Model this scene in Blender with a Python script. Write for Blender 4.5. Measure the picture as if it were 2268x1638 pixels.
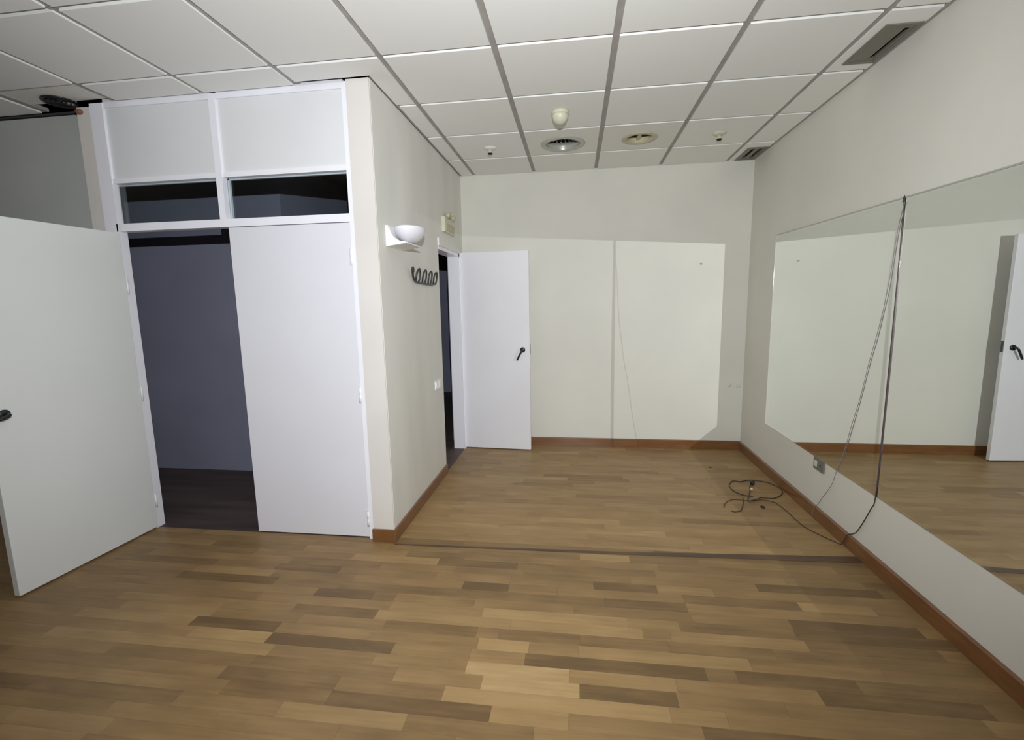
import bpy, bmesh, math, random
from mathutils import Vector, Matrix

random.seed(7)
SC = bpy.context.scene
for o in list(bpy.data.objects):
    bpy.data.objects.remove(o)
COL = SC.collection

# ------------------------------------------------------------------ camera
CAM_POS = Vector((-1.64806, -4.83644, 1.50776))
cam_d = bpy.data.cameras.new('camera')
cam_d.sensor_fit = 'HORIZONTAL'
cam_d.sensor_width = 36.0
cam_d.lens = 36.0 * 1037.454 / 2268.0
cam_d.clip_start = 0.02
cam = bpy.data.objects.new('camera', cam_d)
COL.objects.link(cam)
R_ = Vector((0.9909966, 0.1326623, -0.01806776))
U_ = Vector((-0.00106964, 0.14278826, 0.98975268))
F_ = Vector((-0.13388273, 0.98082222, -0.14164458))
m3 = Matrix((R_, U_, -F_)).transposed()
cam.matrix_world = Matrix.Translation(CAM_POS) @ m3.to_4x4()
SC.camera = cam

# ------------------------------------------------------------------ world + lamps + exposure
w = bpy.data.worlds.new('world')
SC.world = w
w.use_nodes = True
bg = w.node_tree.nodes['Background']
bg.inputs[0].default_value = (0.35, 0.40, 0.55, 1)
bg.inputs[1].default_value = 0.0

EXPOSURE = -1.15
TORCH_P = 900.0
TORCH = Vector((-1.61, -4.88, 1.84))
AIM = Vector((-2.32, -1.3, 1.66))
MIRROR_T = 0.14          # share of light let through for the added lamp behind the mirror
MIRROR_R = 0.86

def spot(name, loc, aim, power, colour):
    l = bpy.data.lights.new(name, 'SPOT')
    l.energy = power
    l.spot_size = math.radians(142)
    l.spot_blend = 1.0
    l.shadow_soft_size = 0.004
    l.color = colour
    o = bpy.data.objects.new(name, l)
    COL.objects.link(o)
    o.location = loc
    o.rotation_euler = (aim - loc).to_track_quat('-Z', 'Y').to_euler()
    return o

TORCH_COL = (0.955, 0.990, 1.0)
spot('torch', TORCH, AIM, TORCH_P, TORCH_COL)
# added lamp behind the glass, standing in for torch light bounced off the mirror
spot('added_bounce_lamp', Vector((-TORCH.x, TORCH.y, TORCH.z)), Vector((-AIM.x, AIM.y, AIM.z)),
     TORCH_P * MIRROR_R / MIRROR_T * 1.18, (0.955, 0.995, 0.99))

vs = SC.view_settings
vs.view_transform = 'Standard'
vs.look = 'None'
vs.exposure = EXPOSURE
vs.gamma = 1.0
vs.use_curve_mapping = False
try:
    SC.cycles.max_bounces = 10
    SC.cycles.diffuse_bounces = 5
    SC.cycles.glossy_bounces = 5
    SC.cycles.transparent_max_bounces = 8
    SC.cycles.caustics_reflective = False
    SC.cycles.caustics_refractive = False
    SC.cycles.sample_clamp_indirect = 4.0
except Exception:
    pass

# ------------------------------------------------------------------ materials
def srgb(r, g, b):
    def f(c):
        c /= 255.0
        return c / 12.92 if c <= 0.04045 else ((c + 0.055) / 1.055) ** 2.4
    return (f(r), f(g), f(b), 1.0)

def mat(name, col, rough=0.6, metal=0.0, noise=0.0, nscale=6.0, bump=0.0, bscale=200.0, spec=0.5,
        stretch=(1, 1, 1), coat=0.0):
    m = bpy.data.materials.new(name)
    m.use_nodes = True
    nt = m.node_tree
    b = nt.nodes['Principled BSDF']
    b.inputs['Base Color'].default_value = col if len(col) == 4 else (*col, 1)
    b.inputs['Roughness'].default_value = rough
    b.inputs['Metallic'].default_value = metal
    b.inputs['Specular IOR Level'].default_value = spec
    if coat:
        b.inputs['Coat Weight'].default_value = coat
        b.inputs['Coat Roughness'].default_value = 0.12
    tc = nt.nodes.new('ShaderNodeTexCoord')
    mp = nt.nodes.new('ShaderNodeMapping')
    mp.inputs['Scale'].default_value = stretch
    nt.links.new(tc.outputs['Object'], mp.inputs['Vector'])
    if noise:
        n = nt.nodes.new('ShaderNodeTexNoise')
        n.inputs['Scale'].default_value = nscale
        n.inputs['Detail'].default_value = 6
        nt.links.new(mp.outputs[0], n.inputs['Vector'])
        r = nt.nodes.new('ShaderNodeMapRange')
        r.inputs['From Min'].default_value = 0.3
        r.inputs['From Max'].default_value = 0.7
        r.inputs['To Min'].default_value = 1 - noise
        r.inputs['To Max'].default_value = 1 + noise
        nt.links.new(n.outputs['Fac'], r.inputs['Value'])
        mx = nt.nodes.new('ShaderNodeVectorMath')
        mx.operation = 'SCALE'
        mx.inputs[0].default_value = b.inputs['Base Color'].default_value[:3]
        nt.links.new(r.outputs[0], mx.inputs['Scale'])
        nt.links.new(mx.outputs[0], b.inputs['Base Color'])
    if bump:
        n2 = nt.nodes.new('ShaderNodeTexNoise')
        n2.inputs['Scale'].default_value = bscale
        n2.inputs['Detail'].default_value = 3
        nt.links.new(mp.outputs[0], n2.inputs['Vector'])
        bp = nt.nodes.new('ShaderNodeBump')
        bp.inputs['Strength'].default_value = bump
        bp.inputs['Distance'].default_value = 0.002
        nt.links.new(n2.outputs['Fac'], bp.inputs['Height'])
        nt.links.new(bp.outputs[0], b.inputs['Normal'])
    return m

M_WALL = mat('wall_paint', (0.70, 0.69, 0.635), 0.75, noise=0.035, nscale=1.6, bump=0.12, bscale=120, spec=0.3)
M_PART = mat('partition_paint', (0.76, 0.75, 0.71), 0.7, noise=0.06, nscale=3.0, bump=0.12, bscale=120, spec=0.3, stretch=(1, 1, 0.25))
M_BEIGE = mat('beige_paint', (0.68, 0.645, 0.625), 0.6, noise=0.03, nscale=3, bump=0.08)
M_GREY = mat('grey_paint', (0.47, 0.48, 0.475), 0.8, noise=0.05, nscale=2)
M_SLATE = mat('slate_tone', (0.235, 0.24, 0.325), 0.8, noise=0.06, nscale=2)  # even dark blue-grey for the rooms behind screen and doorway
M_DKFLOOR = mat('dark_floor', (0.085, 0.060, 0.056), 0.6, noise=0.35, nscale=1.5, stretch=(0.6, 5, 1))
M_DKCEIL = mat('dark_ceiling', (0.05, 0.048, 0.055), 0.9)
M_VOID = mat('black_lining', (0.004, 0.004, 0.004), 1.0, spec=0.0)
M_DOOR_LIT = mat('door_lacquer_lit', (0.81, 0.805, 0.86), 0.42, noise=0.02, nscale=2, bump=0.03, bscale=60)  # lightened door copy, light bounced off the mirror put into the colour
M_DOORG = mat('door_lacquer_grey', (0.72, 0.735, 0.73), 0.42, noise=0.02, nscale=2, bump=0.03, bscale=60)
M_DOOR = mat('door_lacquer', (0.74, 0.735, 0.80), 0.42, noise=0.02, nscale=2, bump=0.03, bscale=60)
M_FRAME = mat('frame_lacquer', (0.86, 0.855, 0.93), 0.3, noise=0.015, nscale=4)
M_PANEL = mat('white_panel', (0.73, 0.735, 0.76), 0.5, noise=0.02, nscale=2)
M_TILE = mat('ceiling_tile', (0.82, 0.815, 0.775), 0.95, noise=0.035, nscale=90, bump=0.5, bscale=260, spec=0.1)
M_GRID = mat('grid_metal', (0.36, 0.34, 0.32), 0.6, noise=0.12, nscale=9)
M_EDGE = mat('tile_edge', (0.86, 0.86, 0.84), 0.7)
M_BASE = mat('skirting_wood', (0.185, 0.080, 0.028), 0.3, noise=0.16, nscale=5, stretch=(1.0, 1.0, 6), coat=0.5)
M_BLACK = mat('black_plastic', (0.012, 0.012, 0.014), 0.35)
M_CHARC = mat('charcoal_wire', (0.030, 0.032, 0.034), 0.4)
M_CABLE = mat('cable_brown', (0.060, 0.034, 0.032), 0.5)
M_CABLEG = mat('cable_grey', (0.20, 0.165, 0.175), 0.5)
M_WHITE = mat('white_plastic', (0.82, 0.82, 0.82), 0.35)
M_OPAL = mat('opal_glass', (0.80, 0.79, 0.86), 0.25)
M_CREAM = mat('cream_plastic', (0.64, 0.63, 0.50), 0.4, noise=0.05, nscale=20)
M_CREAM2 = mat('aged_ring', (0.50, 0.46, 0.32), 0.45, noise=0.12, nscale=20)
M_ALU = mat('grey_aluminium', (0.46, 0.46, 0.42), 0.32, metal=0.25)
M_OLIVE = mat('olive_metal', (0.20, 0.20, 0.165), 0.5, metal=0.2, noise=0.06, nscale=10)
M_DARKV = mat('vent_shadow', (0.012, 0.011, 0.014), 0.8)
M_COPPER = mat('copper_reflector', (0.19, 0.14, 0.10), 0.4, metal=0.1)
M_STEEL = mat('hinge_steel', (0.10, 0.10, 0.11), 0.4, metal=0.6)
M_THRESH = mat('threshold_wood', (0.085, 0.048, 0.026), 0.4, noise=0.3, nscale=2.5, stretch=(1, 6, 6))
M_GUM = mat('dark_crumb', (0.03, 0.022, 0.018), 0.7)
M_RUST = mat('rusty_brown', (0.23, 0.10, 0.055), 0.7)
M_BEVEL = mat('glass_edge', (0.62, 0.70, 0.66), 0.15)

def floor_mat():
    m = bpy.data.materials.new('oak_parquet')
    m.use_nodes = True
    nt = m.node_tree
    N, L = nt.nodes, nt.links
    b = N['Principled BSDF']
    at = N.new('ShaderNodeAttribute')
    at.attribute_name = 'tone'
    tc = N.new('ShaderNodeTexCoord')
    mp = N.new('ShaderNodeMapping')
    mp.inputs['Scale'].default_value = (3.0, 70.0, 1.0)
    L.new(tc.outputs['Object'], mp.inputs['Vector'])
    sep = N.new('ShaderNodeSeparateColor')
    L.new(at.outputs['Color'], sep.inputs[0])
    off = N.new('ShaderNodeCombineXYZ')
    mul = N.new('ShaderNodeMath'); mul.operation = 'MULTIPLY'; mul.inputs[1].default_value = 37.0
    L.new(sep.outputs[2], mul.inputs[0])
    L.new(mul.outputs[0], off.inputs[2])
    add = N.new('ShaderNodeVectorMath'); add.operation = 'ADD'
    L.new(mp.outputs[0], add.inputs[0]); L.new(off.outputs[0], add.inputs[1])
    g = N.new('ShaderNodeTexNoise'); g.inputs['Scale'].default_value = 1.0; g.inputs['Detail'].default_value = 5
    L.new(add.outputs[0], g.inputs['Vector'])
    mp2 = N.new('ShaderNodeMapping'); mp2.inputs['Scale'].default_value = (1.6, 5.0, 1.0)
    L.new(tc.outputs['Object'], mp2.inputs['Vector'])
    add2 = N.new('ShaderNodeVectorMath'); add2.operation = 'ADD'
    L.new(mp2.outputs[0], add2.inputs[0]); L.new(off.outputs[0], add2.inputs[1])
    g2 = N.new('ShaderNodeTexNoise'); g2.inputs['Scale'].default_value = 2.2; g2.inputs['Detail'].default_value = 4
    L.new(add2.outputs[0], g2.inputs['Vector'])
    # tone value: R = lightness, G = hue shift
    ramp = N.new('ShaderNodeValToRGB')
    e = ramp.color_ramp.elements
    e[0].position = 0.0; e[0].color = (0.150, 0.092, 0.042, 1)
    e[1].position = 1.0; e[1].color = (0.530, 0.385, 0.200, 1)
    k = e.new(0.35); k.color = (0.275, 0.172, 0.076, 1)
    k = e.new(0.65); k.color = (0.390, 0.255, 0.115, 1)
    mr = N.new('ShaderNodeMath'); mr.operation = 'MULTIPLY_ADD'
    L.new(g.outputs['Fac'], mr.inputs[0]); mr.inputs[1].default_value = 0.30
    sub = N.new('ShaderNodeMath'); sub.operation = 'SUBTRACT'; sub.inputs[1].default_value = 0.15
    L.new(sep.outputs[0], sub.inputs[0])
    L.new(sub.outputs[0], mr.inputs[2])
    mr2 = N.new('ShaderNodeMath'); mr2.operation = 'MULTIPLY_ADD'
    L.new(g2.outputs['Fac'], mr2.inputs[0]); mr2.inputs[1].default_value = 0.55
    sub2 = N.new('ShaderNodeMath'); sub2.operation = 'SUBTRACT'; sub2.inputs[1].default_value = 0.275
    L.new(mr.outputs[0], sub2.inputs[0]); L.new(sub2.outputs[0], mr2.inputs[2])
    L.new(mr2.outputs[0], ramp.inputs['Fac'])
    L.new(ramp.outputs['Color'], b.inputs['Base Color'])
    b.inputs['Roughness'].default_value = 0.42
    b.inputs['Specular IOR Level'].default_value = 0.28
    return m
M_OAK = floor_mat()

def mirror_mat():
    m = bpy.data.materials.new('mirror_silver')
    m.use_nodes = True
    nt = m.node_tree
    nt.nodes.clear()
    out = nt.nodes.new('ShaderNodeOutputMaterial')
    mx = nt.nodes.new('ShaderNodeMixShader')
    g = nt.nodes.new('ShaderNodeBsdfGlossy')
    g.inputs['Roughness'].default_value = 0.0
    g.inputs['Color'].default_value = (0.95, 0.98, 0.95, 1)
    t = nt.nodes.new('ShaderNodeBsdfTransparent')
    mx.inputs[0].default_value = MIRROR_T
    nt.links.new(g.outputs[0], mx.inputs[1])
    nt.links.new(t.outputs[0], mx.inputs[2])
    nt.links.new(mx.outputs[0], out.inputs[0])
    return m
M_MIRROR = mirror_mat()

def clear_mat():
    m = bpy.data.materials.new('clear_back')
    m.use_nodes = True
    nt = m.node_tree
    nt.nodes.clear()
    out = nt.nodes.new('ShaderNodeOutputMaterial')
    t = nt.nodes.new('ShaderNodeBsdfTransparent')
    nt.links.new(t.outputs[0], out.inputs[0])
    return m
M_CLEAR = clear_mat()

def glass_mat():
    m = bpy.data.materials.new('window_glass')
    m.use_nodes = True
    nt = m.node_tree
    nt.nodes.clear()
    out = nt.nodes.new('ShaderNodeOutputMaterial')
    mx = nt.nodes.new('ShaderNodeMixShader')
    g = nt.nodes.new('ShaderNodeBsdfGlossy')
    g.inputs['Roughness'].default_value = 0.02
    t = nt.nodes.new('ShaderNodeBsdfTransparent')
    t.inputs['Color'].default_value = (0.90, 0.93, 0.93, 1)
    fr = nt.nodes.new('ShaderNodeFresnel')
    fr.inputs['IOR'].default_value = 1.3
    nt.links.new(fr.outputs[0], mx.inputs[0])
    nt.links.new(t.outputs[0], mx.inputs[1])
    nt.links.new(g.outputs[0], mx.inputs[2])
    nt.links.new(mx.outputs[0], out.inputs[0])
    return m
M_GLASS = glass_mat()

# ------------------------------------------------------------------ mesh helpers
def add_box(bm, x0, x1, y0, y1, z0, z1, mi=0):
    v = [bm.verts.new(p) for p in ((x0, y0, z0), (x1, y0, z0), (x1, y1, z0), (x0, y1, z0),
                                   (x0, y0, z1), (x1, y0, z1), (x1, y1, z1), (x0, y1, z1))]
    fs = []
    for f in ((0, 3, 2, 1), (4, 5, 6, 7), (0, 1, 5, 4), (1, 2, 6, 5), (2, 3, 7, 6), (3, 0, 4, 7)):
        q = bm.faces.new([v[i] for i in f])
        q.material_index = mi
        fs.append(q)
    return v, fs

def add_prism(bm, pts, axis, a, b, mi=0):
    """pts: 2D polygon; axis 0: (y,z) swept in x; 1: (x,z) swept in y; 2: (x,y) swept in z"""
    def P(p, t):
        if axis == 0: return (t, p[0], p[1])
        if axis == 1: return (p[0], t, p[1])
        return (p[0], p[1], t)
    A = [bm.verts.new(P(p, a)) for p in pts]
    B = [bm.verts.new(P(p, b)) for p in pts]
    n = len(pts)
    fs = [bm.faces.new(A), bm.faces.new(B[::-1])]
    for i in range(n):
        fs.append(bm.faces.new((A[i], B[i], B[(i + 1) % n], A[(i + 1) % n])))
    for f in fs:
        f.material_index = mi
    bmesh.ops.recalc_face_normals(bm, faces=fs)
    return fs

def add_lathe(bm, prof, c, axis=(0, 0, 1), seg=32, mi=0, frac=1.0, start=0.0, squash=(1, 1)):
    """prof: list of (radius, height along axis)"""
    ax = Vector(axis).normalized()
    q = Vector((0, 0, 1)).rotation_difference(ax)
    rings = []
    full = frac >= 0.999
    n = seg if full else seg + 1
    for r, h in prof:
        ring = []
        for i in range(n):
            a = start + 2 * math.pi * frac * i / seg
            p = Vector((r * math.cos(a) * squash[0], r * math.sin(a) * squash[1], h))
            ring.append(bm.verts.new(Vector(c) + q @ p))
        rings.append(ring)
    fs = []
    for a, b in zip(rings, rings[1:]):
        for i in range(seg):
            j = (i + 1) % n
            if not full and i + 1 >= n:
                continue
            fs.append(bm.faces.new((a[i], a[j], b[j], b[i])))
    for f in fs:
        f.material_index = mi
        f.smooth = True
    bmesh.ops.remove_doubles(bm, verts=[v for r in rings for v in r], dist=1e-6)
    bmesh.ops.recalc_face_normals(bm, faces=[f for f in bm.faces if f.smooth])

def smooth_path(pts, sub=6):
    P = [Vector(p) for p in pts]
    if len(P) < 3:
        return P
    out = []
    for i in range(len(P) - 1):
        p0 = P[max(i - 1, 0)]; p1 = P[i]; p2 = P[i + 1]; p3 = P[min(i + 2, len(P) - 1)]
        for s in range(sub):
            t = s / sub
            out.append(0.5 * ((2 * p1) + (-p0 + p2) * t + (2 * p0 - 5 * p1 + 4 * p2 - p3) * t * t
                              + (-p0 + 3 * p1 - 3 * p2 + p3) * t ** 3))
    out.append(P[-1])
    return out

def add_tube(bm, pts, r, seg=8, sub=6, mi=0):
    P = smooth_path(pts, sub)
    rings = []
    up = Vector((0.13, 0.21, 0.97))
    for i, p in enumerate(P):
        t = (P[min(i + 1, len(P) - 1)] - P[max(i - 1, 0)])
        if t.length < 1e-9:
            t = Vector((0, 0, 1))
        t.normalize()
        n = up - t * up.dot(t)
        if n.length < 1e-3:
            n = Vector((1, 0, 0)) - t * t.x
        n.normalize()
        up = n
        bb = t.cross(n)
        rr = r[i * len(r) // len(P)] if isinstance(r, (list, tuple)) else r
        rings.append([bm.verts.new(p + n * rr * math.cos(2 * math.pi * k / seg) + bb * rr * math.sin(2 * math.pi * k / seg)) for k in range(seg)])
    fs = []
    for a, b in zip(rings, rings[1:]):
        for k in range(seg):
            fs.append(bm.faces.new((a[k], a[(k + 1) % seg], b[(k + 1) % seg], b[k])))
    fs.append(bm.faces.new(rings[0][::-1])); fs.append(bm.faces.new(rings[-1]))
    for f in fs:
        f.smooth = True
        f.material_index = mi
    bmesh.ops.recalc_face_normals(bm, faces=fs)

def bevel(bm, w=0.002, seg=2):
    es = [e for e in bm.edges if len(e.link_faces) == 2 and e.calc_face_angle(0) > 0.5]
    bmesh.ops.bevel(bm, geom=es, offset=w, segments=seg, affect='EDGES', profile=0.5)

def obj(name, bm, mats, parent=None, bev=0.0):
    if bev:
        bevel(bm, bev)
    me = bpy.data.meshes.new(name)
    bm.to_mesh(me)
    bm.free()
    if not isinstance(mats, (list, tuple)):
        mats = [mats]
    for m in mats:
        me.materials.append(m)
    o = bpy.data.objects.new(name, me)
    COL.objects.link(o)
    if parent is not None:
        o.parent = parent
        o.matrix_parent_inverse = parent.matrix_world.inverted() if parent.type != 'EMPTY' else Matrix.Translation(-parent.location)
    return o

def tag(o, label=None, cat=None, kind=None, group=None):
    if label: o['label'] = label
    if cat: o['category'] = cat
    if kind: o['kind'] = kind
    if group: o['group'] = group
    return o

def empty(name, loc, label, cat, kind=None, group=None):
    o = bpy.data.objects.new(name, None)
    o.empty_display_size = 0.1
    COL.objects.link(o)
    o.location = loc
    return tag(o, label, cat, kind, group)

def boxobj(name, b, m, parent=None, bev=0.0):
    bm = bmesh.new()
    add_box(bm, *b)
    return obj(name, bm, m, parent, bev)

H = 2.777            # ceiling height
XP = -2.80           # partition wall face
XC = -2.94           # left side of the pillar
YC = -2.10           # front plane of the glazed screen
YB = -7.0            # wall behind the camera
XL = -6.6            # far left wall
T_ = 0.12

# ------------------------------------------------------------------ room shell
bm = bmesh.new(); add_box(bm, XP - 0.12, T_, 0.0, T_, 0, 3.0)
tag(obj('wall_back', bm, M_WALL), 'off-white painted back wall facing the camera', 'wall', 'structure')

# right wall; black-lined opening added so the lamp behind shines through the mirrors
MY = (-0.595, -2.1355, -2.1475, -3.69)        # pane ends along the wall
def mtop(y): return 2.018 + 0.0145 * (y + 0.595)
def mbot(y): return 0.428 + 0.0085 * (y + 0.595)
bm = bmesh.new()
x0, x1 = 0.0, 0.06
INS = 0.012
ya, yb = MY[0] - INS, MY[3] + INS
add_box(bm, x0, x1, ya, 0.0, 0, 3.0)
add_box(bm, x0, x1, YB, yb, 0, 3.0)
for ztop in (True, False):
    if ztop:
        pts = [(ya, mtop(ya) - INS), (ya, 3.0), (yb, 3.0), (yb, mtop(yb) - INS)]
    else:
        pts = [(ya, 0.0), (ya, mbot(ya) + INS), (yb, mbot(yb) + INS), (yb, 0.0)]
    add_prism(bm, pts, 0, x0, x1)
for f in bm.faces:
    c = f.calc_center_median()
    if c.x > 0.01 and yb - 0.01 < c.y < ya + 0.01 and 0.3 < c.z < 2.1:
        f.material_index = 1
wr = obj('wall_right', bm, [M_WALL, M_VOID])
tag(wr, 'long off-white right wall that carries the mirrors', 'wall', 'structure')

# partition wall x = -2.8 with the doorway near the back corner
DY0, DY1, DZ = -0.885, -0.165, 2.0        # doorway
bm = bmesh.new()
add_box(bm, XC, XP, YC - 0.022, DY0, 0, H)
add_box(bm, XC, XP, DY0, DY1, DZ, H)
add_box(bm, XP - 0.10, XP, DY1, 0.0, 0, H)
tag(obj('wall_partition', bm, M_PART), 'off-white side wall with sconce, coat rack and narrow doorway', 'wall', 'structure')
bm = bmesh.new(); add_box(bm, XC + 0.0, XP - 0.002, YC - 0.03, YC - 0.022, 0, H - 0.001)
tag(obj('wall_pillar', bm, M_BEIGE, bev=0.004), 'beige pillar end at the outer corner of the side wall', 'pillar', 'structure')

# left stub: beige pillar and grey wall
bm = bmesh.new(); add_box(bm, -4.72, -4.63, YC - 0.012, YC + 0.10, 0, 2.755)
tag(obj('wall_post', bm, M_BEIGE, bev=0.003), 'narrow beige post left of the white glazed screen', 'pillar', 'structure')
bm = bmesh.new(); add_box(bm, XL, -4.72, YC + 0.08, YC + 0.18, 0, 2.755)
tag(obj('wall_left', bm, M_GREY), 'dull grey wall behind the open door at far left', 'wall', 'structure')
bm = bmesh.new(); add_box(bm, XL - T_, XL, YB, 2.2, 0, 3.0)
tag(obj('wall_outer', bm, M_WALL), 'off-white outer wall beyond the open door at far left', 'wall', 'structure')
bm = bmesh.new(); add_box(bm, XL - T_, T_, YB - T_, YB, 0, 3.0)
tag(obj('wall_rear', bm, M_WALL), 'off-white wall behind the photographer', 'wall', 'structure')

# dark rooms behind the screen and the doorway
YI = -1.0
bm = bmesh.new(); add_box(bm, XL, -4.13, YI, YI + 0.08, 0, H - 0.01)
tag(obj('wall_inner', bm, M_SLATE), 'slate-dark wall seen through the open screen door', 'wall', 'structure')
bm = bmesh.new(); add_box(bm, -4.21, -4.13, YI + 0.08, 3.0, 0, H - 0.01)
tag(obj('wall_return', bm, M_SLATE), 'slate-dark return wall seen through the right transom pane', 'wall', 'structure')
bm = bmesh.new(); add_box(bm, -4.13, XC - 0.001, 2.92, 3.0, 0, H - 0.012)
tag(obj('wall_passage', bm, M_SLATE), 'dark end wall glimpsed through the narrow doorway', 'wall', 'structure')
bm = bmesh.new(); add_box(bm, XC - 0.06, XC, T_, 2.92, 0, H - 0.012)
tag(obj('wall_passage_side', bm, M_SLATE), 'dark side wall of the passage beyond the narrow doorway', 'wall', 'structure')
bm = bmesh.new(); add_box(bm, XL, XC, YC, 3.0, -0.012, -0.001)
tag(obj('floor_inner', bm, M_DKFLOOR), 'dark floor of the room behind the white screen', 'floor', 'structure')
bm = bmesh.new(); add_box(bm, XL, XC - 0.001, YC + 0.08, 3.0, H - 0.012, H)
tag(obj('ceiling_inner', bm, M_DKCEIL), 'dark ceiling of the room behind the screen', 'ceiling', 'structure')

# ------------------------------------------------------------------ floor: parquet staves
bm = bmesh.new()
add_box(bm, XL, 0.0, YB, YC, -0.03, -0.012)
add_box(bm, XC, 0.0, YC, 0.0, -0.03, -0.012)
floor = tag(obj('floor', bm, M_THRESH), 'brown oak parquet floor of staggered staves', 'floor', 'structure')

def stave_bm(bm, x0, x1, y0, y1, tone, lay, z=0.0):
    g = 0.00025
    v, fs = add_box(bm, x0 + g, x1 - g, y0 + g, y1 - g, -0.012, z)
    tone = 0.56 + (tone - 0.56) * 0.78
    c = (max(0, min(1, tone)), random.random(), random.random(), 1.0)
    for f in fs:
        for l in f.loops:
            l[lay] = c

def clamp01(t): return max(0.0, min(1.0, t))
staves = []
SW = 0.0705
# explicit staves read off the photograph: (x0, x1, y-centre, tone)
KEY = [(-0.95, -0.30, -2.0, 0.80), (-1.62, -1.33, -2.19, 0.85), (-1.86, -1.12, -3.06, 0.16), (-1.63, -1.26, -3.19, 0.20), (-2.45, -2.10, -3.05, 0.62), (-2.10, -1.67, -3.14, 0.95),
       (-2.02, -1.62, -3.21, 0.98), (-2.08, -1.85, -3.00, 0.9), (-1.67, -1.25, -3.13, 0.72), (-2.55, -2.10, -2.93, 0.42),
       (-2.16, -1.30, -3.27, 0.86), (-1.00, -0.55, -3.06, 0.22), (-0.72, -0.15, -3.10, 0.18), (-1.20, -0.72, -3.33, 0.18),
       (-2.6, -1.96, -3.34, 0.2), (-0.65, -0.1, -2.72, 0.08), (-0.66, 0.0, -2.79, 0.20), (-1.50, -1.10, -2.64, 0.22),
       (-1.55, -1.22, -2.50, 0.18), (-3.05, -2.62, -3.04, 0.05), (-3.02, -2.70, -2.70, 0.15), (-3.5, -3.05, -2.96, 0.22),
       (-2.45, -1.98, -2.36, 0.3), (-0.7, -0.1, -2.43, 0.1), (-1.1, -0.55, -2.57, 0.3), (-2.62, -2.35, -3.06, 0.25),
       (-2.25, -2.0, -2.57, 0.12), (-3.9, -3.3, -2.62, 0.18), (-2.1, -1.4, -2.78, 0.82), (-1.95, -1.34, -2.86, 0.78)]
def area(x_lo, x_hi, y_lo, y_hi, far):
    y = y_hi
    while y > y_lo + 1e-4:
        y0 = max(y - SW, y_lo)
        if y0 - y_lo < 0.012: y0 = y_lo
        x = x_hi
        first = True
        keys = [k for k in KEY if y0 <= k[2] < y]
        cuts = sorted([(k[1], k[0], k[3]) for k in keys], reverse=True)
        while x > x_lo + 1e-4:
            if cuts and x <= cuts[0][0] + 1e-4:
                hi, lo, tone = cuts.pop(0)
                staves.append((max(lo, x_lo), x, y0, y, tone)); x = max(lo, x_lo); first = False
                continue
            ln = random.uniform(0.34, 0.74)
            if first: ln *= random.uniform(0.3, 1.0)
            first = False
            xl = max(x - ln, x_lo)
            if xl - x_lo < 0.12: xl = x_lo
            if cuts and xl < cuts[0][0] + 0.06: xl = min(cuts[0][0], x - 0.01) if cuts[0][0] < x else xl
            tone = random.gauss(0.74, 0.06) if far else random.gauss(0.60, 0.10)
            staves.append((xl, x, y0, y, tone))
            x = xl
        y = y0
area(XC, 0.0, -2.08, 0.0, True)
area(XL, XC, YC - 0.06, YC - 0.0, False)
area(XL, 0.0, -3.9, -2.16, False)
# keep the y-range of the threshold covered
for k in range(5):
    staves.append((-2.94 + 0.588 * k, -2.94 + 0.588 * (k + 1), -2.16, -2.08, random.gauss(0.45, 0.08)))
# rank by size in the picture
def px_area(s):
    c = Vector(((s[0] + s[1]) / 2, (s[2] + s[3]) / 2, 0)) - CAM_POS
    d = c.dot(F_)
    if d < 0.3: return -1
    u, v = c.dot(R_) / d, c.dot(U_) / d
    if abs(u) > 1.12 or v < -0.83: return -1
    return (s[1] - s[0]) * (s[3] - s[2]) * 1.5 / d ** 3
staves.sort(key=px_area, reverse=True)
bmr = bmesh.new(); layr = bmr.loops.layers.color.new('tone')
for i, s in enumerate(staves):
    if i < 295:
        b = bmesh.new(); lay = b.loops.layers.color.new('tone')
        stave_bm(b, s[0], s[1], s[2], s[3], s[4], lay)
        obj('stave', b, M_OAK, floor)
    else:
        stave_bm(bmr, s[0], s[1], s[2], s[3], s[4], layr)
tag(obj('stave_field', bmr, M_OAK, floor), kind='stuff')
# floor behind the camera
bm = bmesh.new(); lay = bm.loops.layers.color.new('tone')
v, fs = add_box(bm, XL, 0, YB, -3.9, -0.012, 0.0)
for f in fs:
    for l in f.loops: l[lay] = (0.54, 0.5, 0.5, 1)
obj('rear_boards', bm, M_OAK, floor)
# dark joint strip where a partition once stood
bm = bmesh.new()
add_prism(bm, [(-2.79, -2.172), (-1.40, -2.148), (-0.02, -2.105), (-0.02, -2.035), (-1.40, -2.120), (-2.79, -2.160)], 2, -0.001, 0.0022)
tag(obj('trim_1', bm, M_THRESH), 'dark worn joint strip across the floor from pillar to mirror wall', 'threshold', 'structure')

# ------------------------------------------------------------------ skirting
def skirt_prof(h=0.085, t=0.014):
    r = 0.007
    return [(0, 0), (t, 0)] + [(t - r + r * math.cos(a * math.pi / 12), h - r + r * math.sin(a * math.pi / 12)) for a in range(7)] + [(0, h)]
bm = bmesh.new()
add_prism(bm, [(-p[0], p[1]) for p in skirt_prof(0.09)], 0, -2.80, 0.0)
tag(obj('baseboard_back', bm, M_BASE), 'glossy brown wooden skirting along the back wall', 'skirting', 'structure')
bm = bmesh.new()
add_prism(bm, [(-p[0], p[1]) for p in skirt_prof(0.088, 0.018)], 1, YB, -0.014)
tag(obj('baseboard_right', bm, M_BASE), 'glossy brown wooden skirting under the mirrors on the right wall', 'skirting', 'structure')
bm = bmesh.new()
hs = 0.082
add_prism(bm, [(XC - 0.004, YC - 0.045), (XP + 0.015, YC - 0.045), (XP + 0.015, DY0), (XP, DY0), (XP, YC - 0.03), (XC - 0.004, YC - 0.03)], 2, 0.0, hs)
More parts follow.
